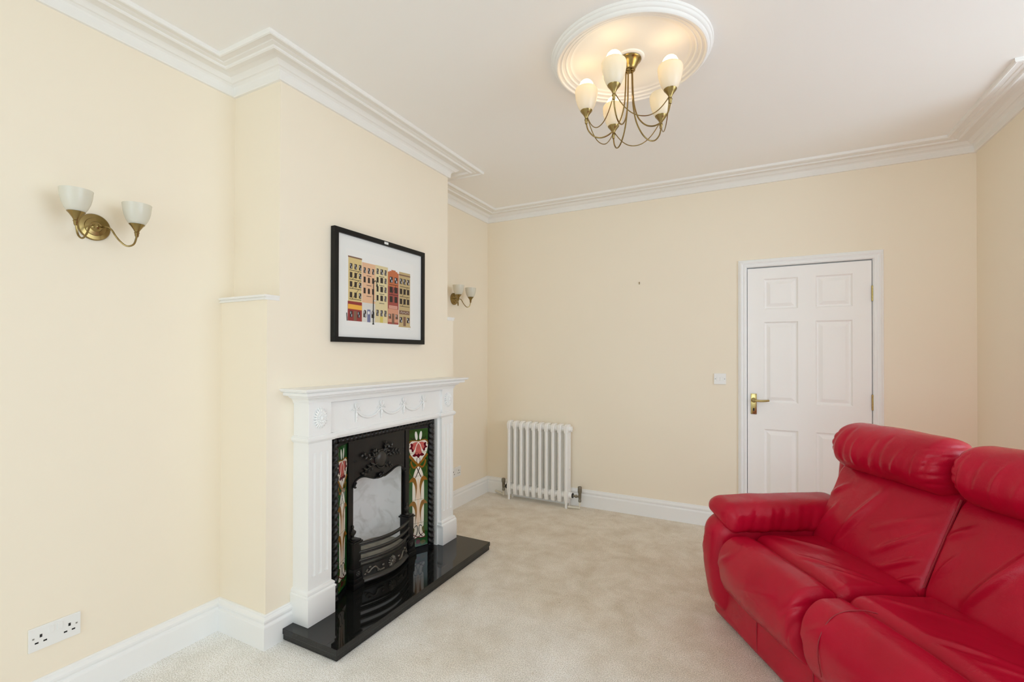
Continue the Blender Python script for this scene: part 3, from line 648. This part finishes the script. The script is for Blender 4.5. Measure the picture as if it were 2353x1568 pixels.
def zig(y0, y1, zz):
    for i, z in enumerate(zz): A.append((rect(y0, y1, z-.0015, z+.0015), 'bk'))
    for a, b in zip(zz[:-1], zz[1:]): A.append((stroke([(y0+.02, b), (y1-.02, a)], .0012), 'bk'))
A.append((rect(1.840, 1.938, 1.513, 1.863), 't1')); A.append((rect(1.838, 1.940, 1.858, 1.866), 'br'))
for z in (1.812, 1.764, 1.714, 1.655):
    for y in (1.860, 1.893, 1.926): win(y, z, .018, .030, panes=z > 1.8 or y > 1.9)
zig(1.848, 1.936, [1.789, 1.739, 1.690, 1.632])
A.append((rect(1.837, 1.940, 1.513, 1.620), 'ms')); A.append(([(1.838, 1.578), (1.942, 1.576), (1.940, 1.602), (1.840, 1.604)], 'aw'))
for y in (1.862, 1.917): win(y, 1.550, .018, .034)
A.append((rect(1.880, 1.902, 1.515, 1.568), 'br')); A.append((stroke([(1.833, 1.512), (1.830, 1.555)], .003), 'bk'))
A.append((rect(1.940, 2.044, 1.513, 1.848), 't2')); A.append((rect(1.942, 2.043, 1.513, 1.622), 'gy'))
for i, z in enumerate((1.805, 1.752, 1.690, 1.642)[:3]):
    for y in (1.960, 1.993, 2.026): win(y, z, .016, .032, arch=(i > 0 and y == 1.993), panes=i == 0)
for z in (1.776, 1.722, 1.660): A.append((rect(1.975, 2.012, z-.0015, z+.0015), 'bk'))
for y in (1.962, 2.025): win(y, 1.560, .022, .042, arch=True)
A.append((rect(1.981, 2.006, 1.513, 1.585), 'bd')); A.append((ell(1.993, 1.567, .007, .010), 'pa'))
A.append((rect(2.044, 2.148, 1.516, 1.850), 't3'))
for i, z in enumerate((1.815, 1.765, 1.712, 1.660)):
    for y in (2.062, 2.096, 2.128): win(y, z, .016 if y != 2.096 else .022, .032, panes=i == 0 or y == 2.128)
for z in (1.787, 1.735, 1.684, 1.630): A.append((rect(2.075, 2.118, z-.0015, z+.0015), 'bk'))
for y in (2.062, 2.096, 2.128): win(y, 1.572, .018, .036)
A.append((rect(2.083, 2.108, 1.516, 1.552), 'yd'))
A.append(([(2.148, 1.513), (2.244, 1.513), (2.245, 1.828), (2.232, 1.828), (2.232, 1.835), (2.216, 1.835), (2.216, 1.842), (2.178, 1.842), (2.178, 1.834), (2.162, 1.834), (2.162, 1.828), (2.148, 1.828)], 'og')); A.append((rect(2.148, 2.244, 1.513, 1.740), 'rb'))
for z in (1.782, 1.722, 1.664):
    for y in (2.177, 2.220): win(y, z, .026, .036, panes=z > 1.75)
zig(2.160, 2.240, [1.752, 1.692])
A.append((rect(2.150, 2.242, 1.525, 1.606), 'sm')); A.append((rect(2.158, 2.233, 1.608, 1.626), 'sg'))
for k in range(6): A.append((stroke([(2.165+.011*k, 1.613), (2.169+.011*k, 1.621)], .0012), 'rb'))
for y in (2.166, 2.226): win(y, 1.560, .022, .030, 'br')
A.append((rect(2.184, 2.206, 1.515, 1.578), 'br'))
A.append((rect(2.248, 2.352, 1.506, 1.842), 't5')); A.append((rect(2.247, 2.353, 1.820, 1.828), 'br'))
for z in (1.785, 1.722, 1.660):
    for y in (2.266, 2.299, 2.333): win(y, z, .022, .034, panes=z > 1.75)
zig(2.256, 2.346, [1.752, 1.690, 1.630])
A.append((rect(2.250, 2.347, 1.580, 1.604), 'br')); A.append((stroke([(2.262, 1.588), (2.272, 1.598), (2.28, 1.588), (2.296, 1.595), (2.31, 1.588), (2.325, 1.596), (2.338, 1.589)], .001), 'gy'))
for y in (2.266, 2.334): win(y, 1.545, .024, .034)
A.append((rect(2.288, 2.312, 1.506, 1.566), 'br')); A.append((rect(2.244, 2.358, 1.500, 1.508), 't5'))
A.append((stroke([(2.028, 1.504), (2.028, 1.62), (2.029, 1.735)], .0042, .0028), 'bk')); A.append((rect(2.020, 2.036, 1.502, 1.508), 'bk'))
A.append((stroke([(2.029, 1.735), (2.036, 1.752), (2.048, 1.755), (2.055, 1.742), (2.056, 1.733)], .0022), 'bk')); A.append(([(2.050, 1.724), (2.066, 1.724), (2.060, 1.742), (2.054, 1.742)], 'bk'))
A.append((rect(2.032, 2.050, 1.636, 1.644), 'bk')); A.append((rect(2.033, 2.049, 1.637, 1.643), 'pa'))
A.append((stroke([(2.335, 1.490), (2.35, 1.491)], .0005), 'br'))
flat_art('house_print', A, lambda p, d: (PMX+d, p[0], p[1]), AC, mt, .00025)
MB().box(QX, QX+.0006, 2.106, 2.140, QZ1-.020, QZ1-.006).build('paper_label', PAPER, pf)
# ------------------------------------------------------------------ ceiling rose and chandelier
RC = (1.812, 2.12)
RP = [(.352, H+.001), (.352, H-.005), (.350, H-.009), (.346, H-.011), (.3455, H-.015), (.3435, H-.0195), (.3385, H-.023), (.3355, H-.0235), (.335, H-.028), (.3325, H-.033), (.327, H-.0365), (.3215, H-.036), (.3185, H-.033), (.3175, H-.029), (.310, H-.0275), (.3075, H-.029), (.3035, H-.0285), (.301, H-.025), (.300, H-.022), (.289, H-.0195), (.2865, H-.021), (.2825, H-.0205), (.280, H-.017), (.279, H-.0145), (.2685, H-.012), (.2655, H-.0125), (.262, H-.010), (.256, H-.0078), (.25, H-.0072), (.15, H-.0068), (.066, H-.0065), (.065, H-.012), (.060, H-.015), (.052, H-.015), (.02, H-.0145)]
tag(MB().lathe(RP, (*RC, 0), 'z', 96).build('ceiling_rose', CORN, None, True, angle=35), 'round white plaster ceiling rose with concentric rings above the chandelier', 'ceiling rose')
ch = thing('chandelier', (*RC, H-.014), 'antique brass five-arm chandelier with opal glass shades under the ceiling rose', 'chandelier')
CZ = H-.014
MB().lathe([(.002, CZ), (.052, CZ), (.053, CZ-.004), (.051, CZ-.008), (.047, CZ-.010), (.040, CZ-.022), (.032, CZ-.036), (.027, CZ-.044), (.026, CZ-.050), (.018, CZ-.053), (.001, CZ-.054)], (*RC, 0), 'z', 32).build('canopy', BRASS, ch, True)
ANG = [-166.2, -95.7, -15.9, 54.7, 126.4]; ARMP = [(.015, 2.625), (.016, 2.58), (.018, 2.52), (.024, 2.455), (.043, 2.392), (.078, 2.347), (.118, 2.328), (.155, 2.335), (.182, 2.364), (.192, 2.395), (.193, 2.412)]
CRAD = .193
for i, ag in enumerate(ANG):
    a = math.radians(ag); ca, sa = math.cos(a), math.sin(a); C3 = lambda r, z: (RC[0]+r*ca, RC[1]+r*sa, z)
    MB().tube(cr([C3(r, z) for r, z in ARMP], 6), .0033, 8).build('arm', BRASS, ch, True)
    MB().lathe([(.0055, 2.614), (.007, 2.617), (.007, 2.626), (.0055, 2.629)], C3(.015, 0), 'z', 12).build('collar', BRASS, ch, True)
    c0 = C3(CRAD, 0)
    cp = MB().lathe([(.0045, 2.398), (.0065, 2.401), (.0065, 2.412), (.0085, 2.415), (.0085, 2.419), (.006, 2.422), (.0075, 2.428), (.012, 2.437), (.019, 2.447), (.0265, 2.456), (.0275, 2.459), (.024, 2.459)], c0, 'z', 24).build('shade_cup', BRASS, ch, True)
    out = [(.016, 2.453), (.0255, 2.4585), (.033, 2.468), (.041, 2.487), (.047, 2.508), (.0505, 2.528), (.0520, 2.545), (.0515, 2.553), (.0490, 2.559), (.0450, 2.563)]
    prof = out+[(max(.004, r-.003), z+(.0 if z > 2.46 else .003)) for r, z in out[::-1]]
    hidden_bulb = i == 3
    sh = MB().lathe(prof, c0, 'z', 32).build('shade', OPALIT, ch, True, angle=80)
    if hidden_bulb: MB().ball((c0[0], c0[1], 2.515), .020, .020, .024, 12, 8).build('bulb', BULBDIM, sh, True)  # small lit bulb added out of sight so this shade glows
    else: MB().ball((c0[0], c0[1], 2.570), .0335, .0335, .034, 16, 10).build('bulb', BULBDIM if i == 1 else BULB, sh, True)
    # hanging link to the next arm
    b = math.radians(ANG[(i+1) % 5]); p, q = Vector(C3(CRAD-.004, 2.432)), Vector((RC[0]+(CRAD-.004)*math.cos(b), RC[1]+(CRAD-.004)*math.sin(b), 2.432)); L = []
    for k in range(21): t = k/20; v = p.lerp(q, t); v.z -= .092*(1-abs(2*t-1)**2.2); L.append(v)
    MB().tube(L, .0022, 7).build('link', BRASS, ch, True)

# ------------------------------------------------------------------ wall lamps
def wall_lamp(yc, zc, label):
    o = thing('wall_lamp', (0, yc, zc), label, 'wall light', 'opal glass wall lights in the alcoves')
    MB().lathe([(.052, 0), (.052, .006), (.049, .010), (.035, .012), (.034, .0155), (.020, .019), (.016, .026), (.010, .031), (.001, .033)], (0, yc, zc), 'x', 40).build('back_plate', BRASS, o, True)
    for sg in (-1, 1):
        e, wd = .112, sg*.095
        am = MB().tube(cr([(.018, yc+sg*.012, zc), (.040, yc+sg*.022, zc+.001), (.056, yc+sg*.033, zc-.007), (.072, yc+sg*.048, zc-.042), (.090, yc+sg*.068, zc-.068), (.106, yc+sg*.087, zc-.060), (e, yc+wd, zc-.026)], 7), .0034, 9)
        am.ball((.018, yc+sg*.013, zc), .009); am.build('arm', BRASS, o, True)
        MB().lathe([(.0045, zc-.030), (.0065, zc-.026), (.0075, zc-.016), (.0095, zc-.013), (.0075, zc-.010), (.011, zc-.002), (.020, zc+.012), (.027, zc+.020), (.024, zc+.021)], (e, yc+wd, 0), 'z', 24).build('shade_cup', BRASS, o, True)
        out = [(.015, zc+.016), (.026, zc+.021), (.034, zc+.034), (.041, zc+.052), (.0455, zc+.072), (.0485, zc+.100)]
        MB().lathe(out+[(.0455, zc+.100), (.0425, zc+.072), (.038, zc+.053), (.031, zc+.036), (.022, zc+.024), (.004, zc+.022)], (e, yc+wd, 0), 'z', 36).build('shade', OPAL, o, True, angle=60)
    return o
wall_lamp(.880, 1.829, 'brass twin wall light with frosted shades on the near alcove wall')
wall_lamp(3.372, 1.812, 'brass twin wall light with frosted shades in the far alcove corner')

# ------------------------------------------------------------------ radiator
ra = thing('column_radiator', (.607, 3.86, 0), 'white ten-section column radiator against the end wall', 'radiator')
RX0, PIT, NS, RYF = .308, .0620, 10, 3.808; DEP = .104; RT = .722
def section(x, leg):
    mb = MB(); ym = RYF+DEP/2
    for y in (RYF+.0155, ym, RYF+DEP-.0155):
        mb.tube([(x, y, .11), (x, y, .69)], .0155, 12, squash=(1, 1, 1), cap=False)
    def head(outline, hw):
        n = len(outline); vs = []
        for xx, k in ((-hw, .84), (-hw*.75, 1), (hw*.75, 1), (hw, .84)):
            cy = sum(p[0] for p in outline)/n; cz = sum(p[1] for p in outline)/n
            for y, z in outline: vs.append((x+xx, ym+cy+(y-cy)*(1 if k == 1 else .93), cz+(z-cz)*k))
        fs = [(r*n+i, r*n+(i+1) % n, (r+1)*n+(i+1) % n, (r+1)*n+i) for r in range(3) for i in range(n)]+[tuple(range(n))[::-1], tuple(range(3*n, 4*n))]
        mb.add(vs, fs)
    h2 = DEP/2
    head([(-h2, .650), (h2, .650), (h2, RT-.022), (h2-.012, RT-.006), (h2-.03, RT), (-h2+.03, RT), (-h2+.012, RT-.006), (-h2, RT-.022)], .0165)
    head([(-h2, .150), (h2, .150), (h2, .085), (h2-.010, .052), (0, .036), (-h2+.010, .052), (-h2, .085)], .0165)
    for z in (.682, .108): mb.lathe([(.024, -PIT/2), (.0285, -.014), (.0285, .014), (.024, PIT/2)], (x, ym, z), 'x', 18, capped=True)
    s = mb.build('section', RADW, ra, True, angle=35)
    if leg:
        for y in (RYF+.0155, RYF+DEP-.0155): MB().tube([(x, y, .10), (x, y, .06), (x, y, .03), (x, y, .0)], [.015, .013, .0105, .0105], 12).build('leg', RADW, s, True)
for i in range(NS): section(RX0+PIT*i, i in (0, NS-1))
xe = RX0+PIT*(NS-1); ym = RYF+DEP/2
MB().lathe([(.022, .028), (.027, .032), (.027, .044), (.020, .047)], (xe, ym, .108), 'x', 20, capped=True).build('end_bush', RADW, ra, True)
MB().lathe([(.021, .028), (.024, .031), (.024, .040), (.018, .043)], (xe, ym, .682), 'x', 20, capped=True).build('end_plug', RADW, ra, True)
MB().tube([(xe+.02, ym-.01, .335), (xe+.03, ym-.01, .335)], .005, 8).build('air_bleed', RADW, ra)
def valve(x, top, sgn, xr):
    va = MB().lathe([(.009, .062), (.0125, .066), (.0125, .082), (.0105, .086), (.0125, .10), (.0135, .135), (.0155, .140), (.0185, .150), (.0185, top-.012), (.0165, top-.003), (.006, top)], (x, ym-.01, 0), 'z', 20)
    va.tube([(x, ym-.01, .108), (xr, ym-.01, .108)], .0085, 12).lathe([(.013, -.006), (.014, -.004), (.014, .004), (.013, .006)], ((x+xr)/2, ym-.01, .108), 'x', 6, capped=True)
    va.build('valve', PEWTER, ra, True, angle=35)
    MB().lathe([(.021, -.004), (.022, 0), (.021, .004)], (xr, ym-.004, .108), 'x', 18, capped=True).build('valve_collar', IRON, ra, True)
valve(.982, .198, 1, xe+.049); valve(.236, .180, -1, RX0-.040)
xv = .982; MB().tube([(xv, ym-.01, .066), (xv, ym-.02, .016), (xv-.10, ym-.03, .014)], .0092, 10).build('pipe', PIPE, ra, True)
xv = .236; MB().tube([(xv, ym-.01, .066), (xv, ym-.01, .026), (xv-.02, ym+.012, .024), (xv-.125, ym+.062, .026)], .0092, 10).build('pipe', PIPE, ra, True)

# ------------------------------------------------------------------ sofa (local a: along, b: front to back)
so = thing('leather_sofa', (2.10, 2.66, 0), 'red leather three-seat recliner sofa with pillow headrests', 'sofa', rz=math.radians(-58))
def segd(p, a, b):
    ax, ay = b[0]-a[0], b[1]-a[1]; L = ax*ax+ay*ay; t = ((p[0]-a[0])*ax+(p[1]-a[1])*ay)/L; tc_ = max(0, min(1, t))
    return math.hypot(p[0]-a[0]-ax*tc_, p[1]-a[1]-ay*tc_), tc_
def cushion(name, A0, A1, B0, B1, Z0, Z1, rad, puff=(0, 0, 0), deform=None, folds=(), plane='az', nz=(0., 6.), n=44, sag=0., parent=None, mat_=LEATHER, seed=0):
    hs = Vector(((A1-A0)/2, (B1-B0)/2, (Z1-Z0)/2)); cc = Vector(((A0+A1)/2, (B0+B1)/2, (Z0+Z1)/2)); rv = [min(r, h*.999) for r, h in zip(rad, hs)]
    mxs = max(hs); cnt = [max(10, int(n*h/mxs)) for h in hs]; idx = {}; vs = []; fs = []
    def g(i, m): t = 2*i/m-1; return .55*t+.45*math.sin(t*PI/2)
    def vid(i, j, k):
        key = (i, j, k)
        if key in idx: return idx[key]
        t = [g(i, cnt[0]), g(j, cnt[1]), g(k, cnt[2])]; p = [t[m]*hs[m] for m in range(3)]
        q = [max(-(hs[m]-rv[m]), min(hs[m]-rv[m], p[m])) for m in range(3)]; d = [(p[m]-q[m])/rv[m] for m in range(3)]; L = math.sqrt(sum(x*x for x in d))
        if L > 1e-9: p = [q[m]+d[m]/L*rv[m] for m in range(3)]
        t = [p[m]/hs[m] for m in range(3)]
        e = [puff[m]*t[m]*(1-t[(m+1) % 3]**2)*(1-t[(m+2) % 3]**2) for m in range(3)]
        P = Vector((cc.x+p[0]+e[0], cc.y+p[1]+e[1], cc.z+p[2]+e[2]))
        if sag and t[2] > 0: P.z -= sag*t[2]*(1-t[0]**2)*(1-t[1]**2)
        idx[key] = len(vs); vs.append((P, t)); return idx[key]
    a, b, c = cnt
    for i in range(a):
        for j in range(b):
            for k, fl in ((0, 1), (c, 0)): f = [vid(i, j, k), vid(i+1, j, k), vid(i+1, j+1, k), vid(i, j+1, k)]; fs.append(f[::-1] if fl else f)
    for i in range(a):
        for k in range(c):
            for j, fl in ((0, 0), (b, 1)): f = [vid(i, j, k), vid(i+1, j, k), vid(i+1, j, k+1), vid(i, j, k+1)]; fs.append(f[::-1] if fl else f)
    for j in range(b):
        for k in range(c):
            for i, fl in ((0, 1), (a, 0)): f = [vid(i, j, k), vid(i, j+1, k), vid(i, j+1, k+1), vid(i, j, k+1)]; fs.append(f[::-1] if fl else f)
    base = [v for v, _ in vs]; T = [t for _, t in vs]
    if deform: pts = [Vector(deform(v, t)) for v, t in zip(base, T)]
    else: pts = [v.copy() for v in base]
    me = bpy.data.meshes.new(name); me.from_pydata([tuple(p) for p in pts], [], fs)
    bm = bmesh.new(); bm.from_mesh(me); bmesh.ops.recalc_face_normals(bm, faces=bm.faces[:]); bm.normal_update()
    for v in bm.verts:
        p = base[v.index]; d = 0.
        if nz[0]: q = Vector((p.x*nz[1]+seed*3.1, p.y*nz[1], p.z*nz[1]+seed)); d += nz[0]*(noise.noise(q)+.5*noise.noise(q*2.1))
        if folds:
            uv = (p.x, p.z) if plane == 'az' else (p.x, p.y) if plane == 'ab' else (p.y, p.z)
            for fa, fb_, wd, amp in folds:
                ds, t = segd(uv, fa, fb_); 
                if ds < wd*2.6: d += 2.3*amp*math.exp(-(ds/wd)**2)*math.sin(PI*min(1, max(0, .12+.76*t)))
        v.co += v.normal*d
    bm.to_mesh(me); bm.free()
    for p in me.polygons: p.use_smooth = True
    me.materials.append(mat_); o = bpy.data.objects.new(name, me); COL.objects.link(o); o.parent = parent or so; return o
SEATS = [(.197, .757), (.763, 1.323), (1.329, 1.889)]; LEN = 2.086
for a_ in (.42, .76, 1.33): MB().tube([(a_, -.0005, .20), (a_, -.0015, .12), (a_, .001, .04)], .0022, 6).build('base_seam', STITCH, so, True, world=False)
# plinth and body
cushion('base', .03, LEN-.03, .0, .80, .015, .215, (.05, .03, .03), nz=(.002, 6), n=60)
cushion('back_shell', .03, LEN-.03, .64, .90, .05, .92, (.06, .08, .08), nz=(.002, 5), n=60, deform=lambda p, t: (p.x, p.y+(p.z-.5)*.12, p.z))
for k, (a0, a1) in enumerate(SEATS):
    rnd = random.Random(20+k); mid = (a0+a1)/2
    def roll_def(p, t): return (p.x, p.y+(.030*(1-(p.z-.16)/.3) if t[1] < 0 else 0)*1.0, p.z)
    fl = [((a0+.02, .33), (a0+.14, .43), .012, .0025), ((a1-.05, .26), (a1-.015, .36), .008, -.003), ((a1-.07, .34), (a1-.01, .42), .009, -.0025), ((mid-.1, .30), (mid+.16, .40), .012, .002)]
    cushion('seat_front', a0, a1, -.082, .150, .165, .468, (.042, .10, .13), (.0, .018, .010), roll_def, fl, 'az', (.0035, 7), 90, seed=k)
    fl = [((a0+.06, .20), (a0+.22, .34), .014, .003), ((mid, .16), (mid+.2, .30), .012, .0025), ((a1-.16, .18), (a1-.03, .30), .010, .0025), ((a0+.30, .14), (a0+.42, .26), .010, -.002)]
    def pan_def(p, t): return (p.x, p.y, p.z-(p.y-.12)*.05)
    cushion('seat_cushion', a0+.002, a1-.002, .108, .52, .27, .472, (.040, .055, .06), (.002, .0, .012), pan_def, fl, 'ab', (.004, 6), 90, seed=k+5)
    def back_def(p, t): return (p.x, p.y+(p.z-.45)*.48+.02*(t[0]**2), p.z)
    fl = [((a0+.30, .74), (a0+.17, .50), .018, .0085), ((a0+.27, .66), (a0+.155, .47), .010, .004), ((a1-.20, .52), (a1-.03, .66), .013, .006), ((a1-.16, .47), (a1-.03, .56), .010, .006), ((a1-.10, .44), (a1-.02, .50), .008, .006), ((a0+.02, .66), (a0+.10, .72), .012, .005), ((a1-.24, .60), (a1-.03, .72), .012, .004), ((a0+.03, .52), (a0+.09, .62), .012, .005)]
    cushion('backrest', a0-.012, a1+.012, .40, .60, .40, .83, (.028, .07, .08), (.0, .022, 0), back_def, fl, 'az', (.005, 6), 110, seed=k+9)
    fl = []
    for q in range(9):
        u = a0+.04+.52*q/8; fl.append(((u, .82+rnd.random()*.04), (u+.05-.03*rnd.random(), .94+.05*rnd.random()), .008+.006*rnd.random(), .003*(1 if rnd.random() > .35 else -1)))
    for q in range(5): z = .83+.035*q; fl.append(((a1-.08, z), (a1-.015, z+.012), .007, -.0018)); fl.append(((a0+.012, z), (a0+.05, z-.008), .007, -.0016))
    cushion('headrest', a0-.004, a1+.002, .488, .745, .785, 1.005, (.075, .125, .108), (.0, .006, .008), None, fl, 'az', (.004, 7), 110, seed=k+13)
    if k: # welted seam on the seat front
        pts = [(a0+.16, .10, .478), (a0+.145, .06, .482), (a0+.135, .0, .474), (a0+.13, -.045, .447), (a0+.128, -.078, .39), (a0+.128, -.086, .33), (a0+.13, -.075, .26)]
        mb = MB().tube(cr(pts, 6), .0020, 7); mb.build('welt', STITCH, so, True, world=False)
    mb = MB().tube([(a1+.002, .405+(z-.45)*.48+.020, z) for z in (.47, .55, .63, .71, .79)], .0045, 7); mb.build('back_seam', STITCH, so, True, world=False)
for far in (0, 1):
    fx_ = (lambda a: a) if not far else (lambda a: LEN-a)
    lo, hi = sorted((fx_(0.0), fx_(.198)))
    cushion('arm', lo, hi, -.050, .84, .025, .535, (.075, .11, .10), (.012, .012, .006), lambda p, t: (p.x, p.y+(.045*max(0, (.30-p.z)/.3)**1.3 if t[1] < 0 else 0), p.z),
            [((.02, .28), (.10, .47), .012, .003)] if not far else (), 'bz' if 0 else 'az', (.003, 6), 60, seed=31+far)
    lo, hi = sorted((fx_(.002), fx_(.222)))
    def pad_def(p, t, far=far):
        s = (p.x if not far else LEN-p.x); return (p.x, p.y+(.05*(s-.1) if t[1] < -.3 else 0)+.0, p.z-.040*max(0., (s-.05)/.17)**1.5*(1 if t[2] < 0 else .35)+(.052*max(0., 1-s/.17)*-t[2] if t[2] < 0 else 0)-.012*max(0., 1-s/.06)*max(0, t[2]))
    fl = []
    for q in range(6): b = .08+.075*q; fl.append(((b, .50), (b+.05, .60), .010, .0028*(1 if q % 2 else -1)))
    for q in range(4): fl.append(((.0, .50+.02*q), (.045, .505+.022*q), .006, .003))
    cushion('arm_pad', lo, hi, -.022, .64, .492, .614, (.07, .06, .055), (.004, .004, .008), pad_def, fl, 'bz', (.004, 8), 64, seed=41+far)
